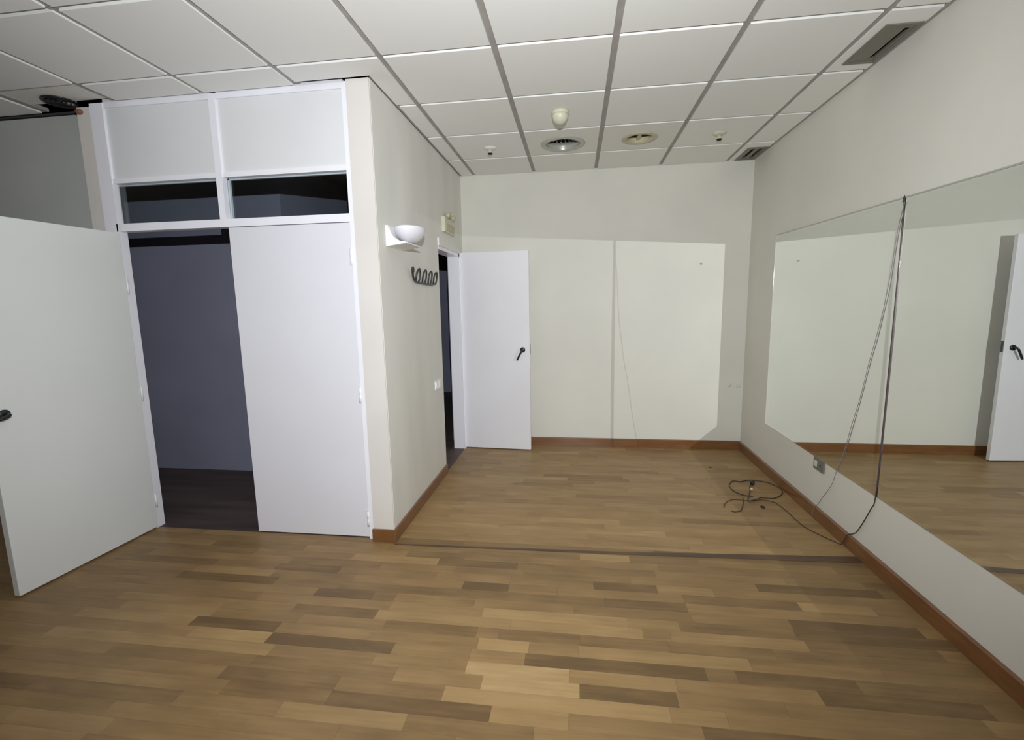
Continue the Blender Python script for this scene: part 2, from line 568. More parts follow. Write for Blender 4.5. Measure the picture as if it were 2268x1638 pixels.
tag(obj('baseboard_partition', bm, M_BASE, bev=0.002), 'brown skirting wrapping the pillar corner and the side wall', 'skirting', 'structure')

# ------------------------------------------------------------------ ceiling
bm = bmesh.new()
add_box(bm, XL, 0.0, YB, YC, 2.92, 2.96)
add_box(bm, XC, 0.0, YC, 0.0, 2.92, 2.96)
add_box(bm, XL, XC, YC, YC + 0.08, 2.92, 2.96)
ceil = tag(obj('ceiling', bm, M_GRID), 'suspended ceiling of square off-white tiles in a grey grid', 'ceiling', 'structure')
cols = [0.0] + [-(0.253 + 0.6 * k) for k in range(12)]
cols = [c for c in cols if c > XL] + [XL]
rows = [0.0] + [-(0.524 + 0.6 * k) for k in range(11)]
rows = [r for r in rows if r > YB] + [YB]
GAP = 0.017
cuts_ = [  # openings cut in tiles: (x0,x1,y0,y1) rectangular for grilles
    (-0.192, -0.028, -2.20, -1.82), (-0.192, -0.028, -0.395, -0.035)]
def tile(x0, x1, y0, y1, hole=None, dz=0.0):
    bm = bmesh.new()
    zb, zt = H + dz, H + 0.032 + dz
    if hole and hole[0] == 'rect':
        hx0, hx1, hy0, hy1 = hole[1]
        add_box(bm, x0, hx0, y0, y1, zb, zt); add_box(bm, hx1, x1, y0, y1, zb, zt)
        add_box(bm, hx0, hx1, y0, hy0, zb, zt); add_box(bm, hx0, hx1, hy1, y1, zb, zt)
    elif hole:
        cx, cy, r = hole[1]
        n = 32
        outer = []
        for i in range(n):
            a = 2 * math.pi * (i + 0.5) / n
            dx, dy = math.cos(a), math.sin(a)
            t = min(((x1 if dx > 0 else x0) - cx) / dx if abs(dx) > 1e-6 else 9, ((y1 if dy > 0 else y0) - cy) / dy if abs(dy) > 1e-6 else 9)
            outer.append((cx + dx * t, cy + dy * t))
        # snap corners
        for (qx, qy) in ((x0, y0), (x0, y1), (x1, y0), (x1, y1)):
            k = min(range(n), key=lambda i: (outer[i][0] - qx) ** 2 + (outer[i][1] - qy) ** 2)
            outer[k] = (qx, qy)
        inner = [(cx + r * math.cos(2 * math.pi * (i + 0.5) / n), cy + r * math.sin(2 * math.pi * (i + 0.5) / n)) for i in range(n)]
        vs_ = {}
        for z in (zb, zt):
            vs_[z] = ([bm.verts.new((p[0], p[1], z)) for p in outer], [bm.verts.new((p[0], p[1], z)) for p in inner])
        for i in range(n):
            j = (i + 1) % n
            bm.faces.new((vs_[zb][0][i], vs_[zb][1][i], vs_[zb][1][j], vs_[zb][0][j]))
            bm.faces.new((vs_[zt][0][i], vs_[zt][0][j], vs_[zt][1][j], vs_[zt][1][i]))
            bm.faces.new((vs_[zb][0][i], vs_[zb][0][j], vs_[zt][0][j], vs_[zt][0][i]))
            bm.faces.new((vs_[zb][1][j], vs_[zb][1][i], vs_[zt][1][i], vs_[zt][1][j]))
        bmesh.ops.recalc_face_normals(bm, faces=bm.faces[:])
    else:
        v, fs = add_box(bm, x0, x1, y0, y1, zb, zt)
    for f in bm.faces:
        if abs(f.normal.z) < 0.5 or abs(f.calc_center_median().z - (zb + zt) / 2) < 0.004:
            f.material_index = 1
    return obj('ceiling_tile', bm, [M_TILE, M_EDGE], ceil)
DIFF = (-1.749, -0.787, 0.150)
DOWN = (-1.148, -0.815, 0.100)
VENTL = (-4.81, -2.13, 0.082)
for a, b in zip(cols, cols[1:]):
    for c, d in zip(rows, rows[1:]):
        x1_, x0_, y1_, y0_ = a - GAP, b + GAP, c - 0.014, d + 0.014
        if c == 0.0: y1_ = -0.004
        if a == 0.0: x1_ = -0.024
        segs = [(x0_, x1_, y0_, y1_)]
        if y1_ > YC:                      # rows behind the screen plane
            segs = []
            if x1_ > XP + 0.02:
                segs.append((max(x0_, XP + 0.02), x1_, max(y0_, -9), y1_))
            if y0_ < YC - 0.02:           # the row that straddles the screen plane
                if x1_ <= XP + 0.02:
                    segs.append((x0_, x1_, y0_, (YC + 0.07) if x1_ < -4.72 else YC - 0.012))
                elif x0_ < XP:
                    segs = [(x0_, x1_, y0_, YC - 0.045), (XP + 0.012, x1_, YC - 0.045, y1_)]
        for s in segs:
            if s[1] - s[0] < 0.03 or s[3] - s[2] < 0.03: continue
            dz = 0.016 if (-5.06 < s[0] < -4.95 and s[2] > -2.33) else 0.0    # one tile sits pushed up
            hole = None
            for r in cuts_:
                if s[0] < r[0] and r[1] < s[1] and s[2] < r[2] and r[3] < s[3]: hole = ('rect', r)
            for r in (DIFF, DOWN, VENTL):
                if s[0] < r[0] < s[1] and s[2] < r[1] < s[3]: hole = ('round', r)
            tile(*s, hole, dz)
# grid runners: exposed face just above the tile faces
def runner(b):
    bm = bmesh.new(); add_box(bm, *b); return obj('grid_runner', bm, M_GRID, ceil)
for c in cols[1:-1]:
    ye = 0.0 if c > XP else YC + (0.08 if c < -4.72 else 0)
    runner((c - 0.026, c + 0.026, YB, ye, H + 0.009, H + 0.03))
for r in rows[1:-1]:
    runner((XP if r > YC else XL, 0.0, r - 0.018, r + 0.018, H + 0.024, H + 0.045))
# wall angles
for b in ((-0.022, 0.0, YB, 0.0, H + 0.004, H + 0.03), (XP, XP + 0.022, YC - 0.03, 0, H + 0.004, H + 0.03)):
    bm = bmesh.new(); add_box(bm, *b); obj('wall_angle', bm, M_GRID, ceil)

# ------------------------------------------------------------------ glazed white screen (left)
scr = empty('wall_screen', (-3.78, YC, 0), 'white lacquered screen of panels and transom panes over a double door', 'partition', 'structure')
def fpost(x0, x1, z0, z1, name='post', y0=YC - 0.012, y1=YC + 0.05):
    return boxobj(name, (x0, x1, y0, y1, z0, z1), M_FRAME, scr, 0.003)
fpost(-2.976, XC, 0.0, 2.775)
fpost(-3.818, -3.776, 2.05, 2.74)
fpost(-4.628, -4.538, 0.0, 2.772)
fpost(-4.548, -3.818, 2.003, 2.05, 'rail'); fpost(-3.776, -2.976, 2.003, 2.05, 'rail'); fpost(-3.818, -3.776, 2.003, 2.05, 'rail')
fpost(-4.548, -3.818, 2.296, 2.325, 'rail', YC - 0.006); fpost(-3.776, -2.976, 2.296, 2.325, 'rail', YC - 0.006)
fpost(-4.548, -2.976, 2.742, 2.775, 'rail', YC - 0.006)
boxobj('panel', (-4.548, -3.818, YC + 0.004, YC + 0.03, 2.325, H + 0.02), M_PANEL, scr)
boxobj('panel', (-3.776, -2.976, YC + 0.004, YC + 0.03, 2.325, H + 0.02), M_PANEL, scr)
for n, (xa, xb, side) in enumerate(((-4.548, -3.818, 'left'), (-3.776, -2.976, 'right'))):
    wn = empty('window_%d' % (n + 1), ((xa + xb) / 2, YC + 0.02, 2.05),
               '%s dark transom pane above the %s' % (side, 'open doorway' if n == 0 else 'closed white door leaf'), 'window', 'structure')
    bm = bmesh.new(); add_box(bm, xa, xb, YC + 0.028, YC + 0.033, 2.05, 2.296)
    obj('pane', bm, M_GLASS, wn)
    bm = bmesh.new()
    add_box(bm, xa, xa + 0.010, YC + 0.034, YC + 0.05, 2.05, 2.296); add_box(bm, xb - 0.010, xb, YC + 0.034, YC + 0.05, 2.05, 2.296)
    add_box(bm, xa, xb, YC + 0.034, YC + 0.05, 2.05, 2.058); add_box(bm, xa, xb, YC + 0.034, YC + 0.05, 2.288, 2.296)
    obj('glazing_bead', bm, M_FRAME, wn)

# closed leaf
d = empty('door_2', (-3.0, YC, 0.0), 'closed white door leaf beside the beige pillar', 'door', 'structure')
boxobj('leaf', (-3.775, -2.982, YC + 0.0, YC + 0.035, 0.008, 2.0), M_DOOR, d, 0.002)
for z in (1.80, 0.955, 0.135):
    bm = bmesh.new()
    add_lathe(bm, [(0.0, -0.05), (0.009, -0.05), (0.009, -0.002), (0.0075, 0.0), (0.009, 0.002), (0.009, 0.05), (0.0, 0.05)], (-2.981, YC - 0.008, z), seg=14)
    obj('hinge', bm, M_WHITE, d)
# rebate strip on the meeting edge
boxobj('meeting_edge', (-3.782, -3.773, YC + 0.010, YC + 0.034, 0.010, 1.995), M_STEEL, d)

# lever handle builder ------------------------------------------------
def lever(parent, c, out, along, droop, length=0.105, m=M_BLACK):
    """c: centre of the rose on the leaf face; out: face normal; along: lever direction"""
    out = Vector(out); along = Vector(along); c = Vector(c)
    bm = bmesh.new()
    add_lathe(bm, [(0.0, 0.0), (0.026, 0.0), (0.026, 0.006), (0.022, 0.010), (0.0, 0.010)], c, out, 28)
    obj('rose', bm, m, parent)
    bm = bmesh.new()
    d_ = (along + Vector((0, 0, -droop))).normalized()
    p = [c + out * 0.008, c + out * 0.034, c + out * 0.046 + d_ * 0.012, c + out * 0.046 + d_ * length * 0.5, c + out * 0.042 + d_ * length]
    add_tube(bm, p, 0.0095, 12, 6)
    add_lathe(bm, [(0.0, -0.0095), (0.006, -0.008), (0.0095, 0.0), (0.006, 0.008), (0.0, 0.0095)], p[-1], out, 12)
    obj('lever', bm, m, parent)

# open leaf (swung towards the camera)
d1 = empty('door_1', (-4.531, YC - 0.012, 0.0), 'white door leaf standing wide open at the left edge', 'door', 'structure')
hx, hy = -4.531, YC - 0.014
fx, fy = -4.573, YC - 0.812
t_ = Vector((fx - hx, fy - hy, 0)).normalized()
n_ = Vector((-t_.y, t_.x, 0))          # room side (+x)
if n_.x < 0: n_ = -n_
def leafpts(h0, f0, th):
    a = Vector((hx, hy, 0)); b = Vector((fx, fy, 0))
    return [(a.x, a.y), (b.x, b.y), (b.x - n_.x * th, b.y - n_.y * th), (a.x - n_.x * th, a.y - n_.y * th)]
bm = bmesh.new()
add_prism(bm, leafpts(0, 0, 0.038), 2, 0.010, 1.995)
leaf1 = obj('leaf', bm, M_DOORG, d1, 0.003)
for s in (1, -1):
    off = Vector((0, 0, 0)) if s > 0 else -n_ * 0.038
    lever(leaf1, Vector((fx, fy, 0.985)) - t_ * 0.066 + off, n_ * s, -t_, 0.25, 0.10) if s < 0 else \
        lever(leaf1, Vector((fx, fy, 0.985)) - t_ * 0.066 + off, n_, t_, 0.35, 0.045)
for z in (1.66, 0.95, 0.20):
    bm = bmesh.new()
    add_lathe(bm, [(0.0, -0.05), (0.006, -0.05), (0.006, 0.05), (0.0, 0.05)], (hx + 0.003, hy + 0.007, z), seg=14)
    obj('hinge', bm, M_WHITE, d1)

# doorway in the partition and its leaf
fr = empty('trim_2', (XP, DY0, 0), 'white door frame around the narrow doorway by the back corner', 'door frame', 'structure')
boxobj('jamb', (XP - 0.108, XP + 0.004, DY1 - 0.03, DY1, 0, DZ), M_FRAME, fr, 0.003)
boxobj('jamb', (XP - 0.108, XP - 0.02, DY0, DY0 + 0.02, 0, DZ), M_FRAME, fr, 0.003)
boxobj('lintel', (XP - 0.108, XP + 0.004, DY0, DY1, DZ - 0.03, DZ), M_FRAME, fr, 0.003)
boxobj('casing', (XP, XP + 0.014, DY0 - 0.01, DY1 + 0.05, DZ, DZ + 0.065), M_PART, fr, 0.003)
boxobj('casing', (XP, XP + 0.012, DY1, DY1 + 0.055, 0.0, DZ), M_FRAME, fr, 0.003)
boxobj('sill', (XC, XP, DY0, DY1, -0.011, 0.004), M_DKFLOOR, fr)
d3 = empty('door_3', (XP + 0.02, DY1 + 0.02, 0), 'white door leaf swung open flat before the back wall', 'door', 'structure')
a = Vector((-2.797, -0.150, 0)); b = Vector((-2.100, -0.192, 0))
t3 = (b - a).normalized(); n3 = Vector((t3.y, -t3.x, 0))
if n3.y > 0: n3 = -n3
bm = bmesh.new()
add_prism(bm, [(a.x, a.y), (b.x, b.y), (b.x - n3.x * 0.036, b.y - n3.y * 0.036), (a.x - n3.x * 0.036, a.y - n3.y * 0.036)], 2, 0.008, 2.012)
leaf3 = obj('leaf', bm, M_DOOR_LIT, d3, 0.002)
lever(leaf3, Vector((-2.170, -0.1878, 1.040)) + n3 * 0.0005, n3, -t3, 1.85, 0.105)
lever(leaf3, Vector((-2.170, -0.1878, 1.040)) - n3 * 0.0365, -n3, -t3, 0.35, 0.105)
bm = bmesh.new()
cc = b - n3 * 0.018
add_box(bm, cc.x - 0.003, cc.x + 0.005, cc.y - 0.010, cc.y + 0.010, 1.0, 1.10)
obj('latch_plate', bm, M_STEEL, d3)
for z in (1.885, 1.02, 0.125):
    bm = bmesh.new()
    add_lathe(bm, [(0.0, -0.042), (0.008, -0.042), (0.008, 0.042), (0.0, 0.042)], (-2.803, -0.158, z), seg=12)
    obj('hinge', bm, M_STEEL, d3)

# ------------------------------------------------------------------ mirrors
def mirror(ya_, yb_, label, name):
    th = 0.005
    bm = bmesh.new()
    P = [(ya_, mbot(ya_)), (ya_, mtop(ya_)), (yb_, mtop(yb_)), (yb_, mbot(yb_))]
    F = [bm.verts.new((-th, y, z)) for y, z in P]
    B = [bm.verts.new((-0.0002, y, z)) for y, z in P]
    q = bm.faces.new(F); q.material_index = 0
    q2 = bm.faces.new(B[::-1]); q2.material_index = 1
    for i in range(4):
        s = bm.faces.new((F[i], B[i], B[(i + 1) % 4], F[(i + 1) % 4])); s.material_index = 2
    bmesh.ops.recalc_face_normals(bm, faces=bm.faces[:])
    e = empty('mirror', (0, (ya_ + yb_) / 2, mbot(ya_)), label, 'mirror', group='wall mirrors')
    obj('mirror_pane', bm, [M_MIRROR, M_CLEAR, M_BEVEL], e)
    return e
mr_a = mirror(MY[0], MY[1], 'large frameless wall mirror nearest the back corner, above the socket', 'mirror')
mr_b = mirror(MY[2], MY[3], 'large frameless wall mirror running out of the right edge of the photo', 'mirror')
# thin J-rail on top of panes
for e, ya_, yb_ in ((mr_a, MY[0], MY[1]), (mr_b, MY[2], MY[3])):
    bm = bmesh.new()
    add_prism(bm, [(ya_, mtop(ya_) - 0.002), (ya_, mtop(ya_) + 0.005), (yb_, mtop(yb_) + 0.005), (yb_, mtop(yb_) - 0.002)], 0, -0.008, 0.0)
    obj('top_rail', bm, M_ALU, e)
bm = bmesh.new()
add_prism(bm, [(MY[1] + 0.0005, mbot(-2.14)), (MY[1] + 0.0005, mtop(-2.14)), (MY[2] - 0.0005, mtop(-2.14)), (MY[2] - 0.0005, mbot(-2.14))], 0, -0.0045, -0.0005)
tag(obj('trim_3', bm, M_CHARC), 'dark joint strip between the two wall mirrors', 'joint strip', 'structure')

# ------------------------------------------------------------------ cables
sy = -2.141
bm = bmesh.new()
add_tube(bm, [(-0.008, sy + 0.010, mtop(sy) - 0.02), (-0.008, sy + 0.004, mtop(sy) + 0.004), (-0.0075, sy, mtop(sy) - 0.03), (-0.0075, sy - 0.005, 1.63), (-0.0075, sy - 0.008, 1.17),
              (-0.0075, sy - 0.004, 0.80), (-0.0075, sy + 0.002, 0.42), (-0.009, sy + 0.03, 0.33), (-0.009, sy + 0.105, 0.19), (-0.010, -1.99, 0.125), (-0.022, -1.945, 0.092),
              (-0.026, -1.93, 0.06), (-0.030, -1.90, 0.006), (-0.055, -1.86, 0.005), (-0.09, -1.80, 0.005), (-0.135, -1.70, 0.005), (-0.150, -1.58, 0.005), (-0.155, -1.43, 0.005),
              (-0.178, -1.30, 0.005), (-0.245, -1.263, 0.005), (-0.32, -1.285, 0.005), (-0.366, -1.293, 0.006), (-0.458, -1.274, 0.005), (-0.535, -1.34, 0.005), (-0.569, -1.42, 0.005)], 0.0030, 8, 6)
c1 = obj('power_cable', bm, M_CABLE)
tag(c1, 'dark brown cable down the mirror joint, over the skirting and across the floor', 'cable')
bm = bmesh.new()
add_tube(bm, [(-0.010, -2.150, 1.972), (-0.009, -2.118, 1.862), (-0.009, -2.095, 1.66), (-0.010, -2.078, 1.532), (-0.009, -2.056, 1.425), (-0.010, -2.02, 1.276), (-0.009, -1.979, 1.146),
              (-0.009, -1.925, 0.928), (-0.010, -1.863, 0.736), (-0.009, -1.821, 0.597), (-0.009, -1.739, 0.393), (-0.008, -1.699, 0.302), (-0.009, -1.60, 0.17), (-0.012, -1.555, 0.105), (-0.023, -1.54, 0.085), (-0.024, -1.53, 0.006)], 0.0017, 8, 5)
tag(obj('thin_wire', bm, M_CABLEG), 'thin grey wire hanging slantwise across the mirror down to the skirting', 'wire')
# coil on the floor with a plug
e = empty('coiled_cord', (-0.25, -1.05, 0), 'coiled brown cord with black plug lying on the floor by the skirting', 'cord')
bm = bmesh.new()
z = 0.0045
add_tube(bm, [(-0.229, -0.989, 0.012), (-0.26, -1.03, 0.02), (-0.275, -1.08, 0.012), (-0.32, -1.19, z), (-0.366, -1.306, z + 0.008), (-0.30, -1.275, 0.012), (-0.235, -1.22, 0.006),
              (-0.162, -1.225, z), (-0.074, -1.155, z), (-0.030, -1.061, z), (-0.040, -0.961, z), (-0.090, -0.885, z), (-0.202, -0.859, z), (-0.289, -0.900, z), (-0.330, -0.885, z),
              (-0.37, -0.92, z), (-0.408, -1.01, z), (-0.402, -1.106, z), (-0.362, -1.176, z), (-0.30, -1.215, 0.010)], 0.0040, 8, 6)
obj('cord', bm, M_CABLE, e)
bm = bmesh.new()
add_tube(bm, [(-0.385, -1.245, z + 0.006), (-0.394, -1.29, 0.012), (-0.425, -1.37, z), (-0.462, -1.452, z), (-0.485, -1.478, z), (-0.519, -1.492, z), (-0.537, -1.477, z)], 0.0038, 8, 6)
obj('cord_end', bm, M_CABLE, e)
bm = bmesh.new()
add_lathe(bm, [(0.0, 0.0), (0.010, 0.002), (0.017, 0.012), (0.019, 0.030), (0.015, 0.034), (0.0, 0.034)], (-0.222, -0.972, 0.017), (0.35, 0.9, 0.1), 18)
for s in (-1, 1):
    add_lathe(bm, [(0.0, 0.034), (0.0022, 0.034), (0.0022, 0.052), (0.0, 0.053)], Vector((-0.222, -0.972, 0.017)) + Vector((0.9, -0.35, 0)) * 0.009 * s, (0.35, 0.9, 0.1), 8)
obj('plug', bm, M_BLACK, e)
bm = bmesh.new(); add_box(bm, -0.272, -0.256, -1.085, -1.07, 0.012, 0.019)
obj('white_tag', bm, M_WHITE, e)
for i, (x, y, r, lab) in enumerate(((-0.436, -0.563, 0.012, 'dark crumb on the floor, farthest from the coiled cord'), (-0.497, -0.844, 0.007, 'pale brown speck on the floor left of the coiled cord'),
                                    (-0.542, -1.007, 0.008, 'small brown speck on the floor, left of the cord end'), (-0.292, -1.385, 0.016, 'flat dark flake on the floor under the cable bend'))):
    bm = bmesh.new()
    add_lathe(bm, [(0.0, 0.0), (r, 0.0), (r * 0.9, r * 0.3), (r * 0.4, r * 0.55), (0.0, r * 0.6)], (x, y, 0.0), (0, 0, 1), 9, squash=(1.0, 0.7 if i != 3 else 1.6))
    tag(obj('crumb', bm, M_GUM), lab, 'debris', group='crumbs on the floor')

# ------------------------------------------------------------------ wall socket under the mirror
e = empty('wall_socket', (0, -1.53, 0.37), 'old beige wall socket tucked under the mirror edge', 'socket')
boxobj('plate', (-0.012, 0.0, -1.595, -1.468, 0.343, 0.421), M_OLIVE, e, 0.003)
boxobj('insert', (-0.016, -0.011, -1.515, -1.485, 0.362, 0.402), M_CREAM, e, 0.002)
bm = bmesh.new()
for yy in (-1.56, -1.545):
    add_lathe(bm, [(0.0, 0.0), (0.0035, 0.0), (0.0035, 0.002), (0.0, 0.002)], (-0.0119, yy, 0.383), (-1, 0, 0), 10)
obj('contact_hole', bm, M_BLACK, e)

# marks on the back wall
for i, (x, zz) in enumerate(((-0.126, 0.657), (-0.041, 0.649))):
    e = empty('cable_outlet', (x, 0, zz), ('left' if i == 0 else 'right') + ' small grey outlet low on the back wall near the right corner', 'outlet', group='small outlets on the back wall')
    bm = bmesh.new(); add_lathe(bm, [(0.0, 0.0), (0.020, 0.0), (0.018, 0.004), (0.010, 0.005), (0.0, 0.005)], (x, 0.0, zz), (0, -1, 0), 18)
    obj('cover', bm, M_WALL, e)
    bm = bmesh.new(); add_lathe(bm, [(0.0, 0.005), (0.007, 0.005), (0.006, 0.007), (0.0, 0.007)], (x, 0.0, zz), (0, -1, 0), 10)
    obj('core', bm, M_ALU, e)
bm = bmesh.new(); add_lathe(bm, [(0.0, 0.0), (0.004, 0.0), (0.004, 0.012), (0.009, 0.013), (0.008, 0.016), (0.0, 0.016)], (-0.442, 0.0, 1.853), (0, -1, -0.15), 12)
tag(obj('wall_nail', bm, M_ALU), 'small nail high on the lit back wall', 'nail')

# ------------------------------------------------------------------ sconce
e = empty('wall_sconce', (XP, -1.85, 1.87), 'white wall sconce with opal glass bowl on the side wall', 'lamp')
boxobj('back_plate', (XP, XP + 0.016, -2.005, -1.72, 1.868, 1.992), M_WHITE, e, 0.003)
prof = [(XP + 0.016, 1.870), (XP + 0.125, 1.884), (XP + 0.125, 1.893)]
for k in range(9):
    a_ = math.pi / 2 * k / 8
    prof.append((XP + 0.022 + 0.095 * (1 - math.sin(a_)) , 1.893 + 0.090 * (1 - math.cos(a_))))
prof.append((XP + 0.016, 1.985))
bm = bmesh.new(); add_prism(bm, prof, 1, -1.997, -1.985); add_prism(bm, prof, 1, -1.745, -1.735)
add_prism(bm, [(XP + 0.016, 1.870), (XP + 0.125, 1.884), (XP + 0.125, 1.893), (XP + 0.016, 1.880)], 1, -1.975, -1.745)
obj('bracket', bm, M_WHITE, e)
bm = bmesh.new()
pr = []
for k in range(11):
    a_ = math.pi / 2 * k / 10
    pr.append((0.125 * math.sin(a_), -0.092 * math.cos(a_)))
pr += [(0.122, 0.006), (0.117, 0.0)]
for k in range(10, -1, -1):
    a_ = math.pi / 2 * k / 10
    pr.append((0.117 * math.sin(a_), -0.085 * math.cos(a_)))
add_lathe(bm, pr, (XP + 0.100, -1.850, 1.990), (0, 0, 1), 36, squash=(0.74, 1.0))
obj('glass_bowl', bm, M_OPAL, e)

# ------------------------------------------------------------------ coat rack
e = empty('coat_rack', (XP, -1.25, 1.675), 'charcoal bent-wire coat rack of looped hooks by the narrow doorway', 'coat rack')
bm = bmesh.new()
add_tube(bm, [(XP + 0.05, -1.675, 1.735), (XP + 0.045, -1.660, 1.757), (XP + 0.03, -1.635, 1.762), (XP + 0.022, -1.615, 1.74), (XP + 0.018, -1.590, 1.70), (XP + 0.014, -1.540, 1.676), (XP + 0.012, -1.450, 1.668),
              (XP + 0.012, -1.290, 1.664), (XP + 0.012, -1.140, 1.664), (XP + 0.012, -1.080, 1.672)], 0.0075, 10, 6)
obj('rail', bm, M_CHARC, e)
for k, y0 in enumerate((-1.53, -1.385, -1.245, -1.11)):
    bm = bmesh.new()
    add_tube(bm, [(XP + 0.014, y0, 1.668), (XP + 0.022, y0 - 0.012, 1.70), (XP + 0.030, y0 - 0.010, 1.738), (XP + 0.036, y0 + 0.012, 1.760), (XP + 0.036, y0 + 0.036, 1.762),
                  (XP + 0.030, y0 + 0.060, 1.742), (XP + 0.022, y0 + 0.066, 1.70), (XP + 0.014, y0 + 0.055, 1.668)], 0.0065, 10, 6)
    obj('hook', bm, M_CHARC, e)

# ------------------------------------------------------------------ switches
for k, y0 in enumerate((-1.10, -1.015)):
    e = empty('light_switch', (XP, y0, 0.84), ('left' if k == 0 else 'right') + ' one of two white switches beside the narrow doorway', 'switch', group='light switches')
    boxobj('plate', (XP, XP + 0.009, y0 - 0.036, y0 + 0.036, 0.802, 0.876), M_WHITE, e, 0.003)
    boxobj('rocker', (XP + 0.008, XP + 0.014, y0 - 0.022, y0 + 0.022, 0.816, 0.862), M_WHITE, e, 0.003)

# ------------------------------------------------------------------ emergency light above doorway
e = empty('emergency_light', (XP, -0.55, 2.14), 'cream emergency light box with two small lamps above the narrow doorway', 'emergency light')
boxobj('housing', (XP, XP + 0.030, -0.745, -0.40, 2.135, 2.262), M_CREAM, e, 0.006)
boxobj('lens', (XP + 0.028, XP + 0.034, -0.715, -0.43, 2.150, 2.215), M_CREAM2, e, 0.003)
for y0 in (-0.64, -0.47):
    bm = bmesh.new()
    add_tube(bm, [(XP + 0.018, y0, 2.255), (XP + 0.02, y0, 2.285)], 0.008, 8, 2)
    add_lathe(bm, [(0.0, -0.02), (0.016, -0.018), (0.028, 0.0), (0.030, 0.022), (0.026, 0.024), (0.0, 0.016)], (XP + 0.026, y0, 2.288), (0.9, 0.2, -0.35), 18)
    obj('lamp_head', bm, M_CREAM2, e)

# ------------------------------------------------------------------ ceiling fittings
e = empty('ceiling_detector', (-1.751, -1.455, H), 'cream dome-shaped detector hanging from the ceiling before the large round fitting', 'detector')
bm = bmesh.new(); add_lathe(bm, [(0.0, 0.0), (0.056, 0.0), (0.058, -0.010), (0.057, -0.023), (0.0, -0.023)], (-1.751, -1.455, H), (0, 0, 1), 32)
obj('base', bm, M_CREAM, e)
bm = bmesh.new(); add_lathe(bm, [(0.0, -0.022), (0.056, -0.022), (0.054, -0.038), (0.046, -0.058), (0.034, -0.072), (0.026, -0.076), (0.018, -0.082), (0.0, -0.083)], (-1.751, -1.455, H), (0, 0, 1), 32)
obj('dome', bm, M_CREAM, e)

cx, cy = DIFF[0], DIFF[1]
e = empty('round_fitting', (cx, cy, H), 'large round recessed fitting with grey metal ring and dark centre in the ceiling', 'ceiling light')
bm = bmesh.new(); add_lathe(bm, [(0.136, 0.004), (0.136, -0.002), (0.142, -0.009), (0.160, -0.010), (0.174, -0.006), (0.180, 0.0), (0.170, 0.0), (0.148, 0.0), (0.148, 0.004)], (cx, cy, H), (0, 0, 1), 56)
obj('outer_ring', bm, M_ALU, e)
bm = bmesh.new(); add_lathe(bm, [(0.138, 0.002), (0.132, 0.020), (0.122, 0.044), (0.116, 0.046), (0.128, 0.020), (0.134, 0.002)], (cx, cy, H), (0, 0, 1), 48)
obj('reflector', bm, M_ALU, e)
bm = bmesh.new(); add_lathe(bm, [(0.0, 0.078), (0.120, 0.078), (0.120, 0.044), (0.124, 0.044), (0.124, 0.082), (0.0, 0.082)], (cx, cy, H), (0, 0, 1), 40)
obj('housing', bm, M_DARKV, e)
for k in range(18):
    a_ = 2 * math.pi * k / 18
    bm = bmesh.new()
    v, fs = add_box(bm, 0.092, 0.114, -0.005, 0.005, 0.046, 0.074)
    bmesh.ops.transform(bm, matrix=Matrix.Translation((cx, cy, H)) @ Matrix.Rotation(a_, 4, 'Z'), verts=v)
    obj('fin', bm, M_ALU, e)
bm = bmesh.new(); add_lathe(bm, [(0.0, 0.060), (0.035, 0.060), (0.045, 0.070), (0.045, 0.079), (0.0, 0.079)], (cx, cy, H), (0, 0, 1), 28)
obj('lamp_base', bm, M_STEEL, e)

cx, cy = DOWN[0], DOWN[1]
e = empty('downlight', (cx, cy, H), 'recessed round downlight with two lamps and a yellowed ring', 'lamp')
bm = bmesh.new(); add_lathe(bm, [(0.096, 0.03), (0.096, 0.0), (0.136, 0.0), (0.138, -0.003), (0.130, -0.008), (0.105, -0.008), (0.094, 0.0), (0.090, 0.03)], (cx, cy, H), (0, 0, 1), 44)
obj('trim_ring', bm, M_CREAM2, e)
bm = bmesh.new(); add_lathe(bm, [(0.098, 0.002), (0.092, 0.040), (0.080, 0.070), (0.0, 0.074), (0.0, 0.078), (0.084, 0.076), (0.100, 0.002)], (cx, cy, H), (0, 0, 1), 36)
obj('reflector', bm, M_COPPER, e)
for s in (-1, 1):
    bm = bmesh.new()
    add_tube(bm, [(cx + 0.080 * s, cy, H + 0.050), (cx + 0.045 * s, cy, H + 0.046), (cx + 0.018 * s, cy, H + 0.045)], 0.020, 12, 4)
    obj('bulb', bm, M_STEEL, e)
boxobj('divider', (cx - 0.014, cx + 0.014, cy - 0.085, cy + 0.085, H + 0.012, H + 0.074), M_CREAM2, e)

for (x, y, lab) in ((-2.347, -0.805, 'small ceiling sprinkler left of the large round fitting'), (-0.545, -0.808, 'small ceiling sprinkler right of the downlight')):
    e = empty('sprinkler', (x, y, H), lab, 'sprinkler', group='ceiling sprinklers')
    bm = bmesh.new(); add_lathe(bm, [(0.0, 0.0), (0.052, 0.0), (0.050, -0.004), (0.034, -0.012), (0.020, -0.014), (0.0, -0.014)], (x, y, H), (0, 0, 1), 28)
    obj('escutcheon', bm, M_CREAM if x > -1 else M_TILE, e)
    bm = bmesh.new(); add_lathe(bm, [(0.0, -0.013), (0.016, -0.013), (0.018, -0.034), (0.022, -0.037), (0.022, -0.041), (0.0, -0.042)], (x, y, H), (0, 0, 1), 20)
    obj('head', bm, M_CREAM, e)
    bm = bmesh.new(); add_lathe(bm, [(0.0, -0.041), (0.020, -0.0415), (0.016, -0.050), (0.0, -0.052)], (x, y, H), (0, 0, 1), 18)
    obj('deflector', bm, M_DARKV, e)

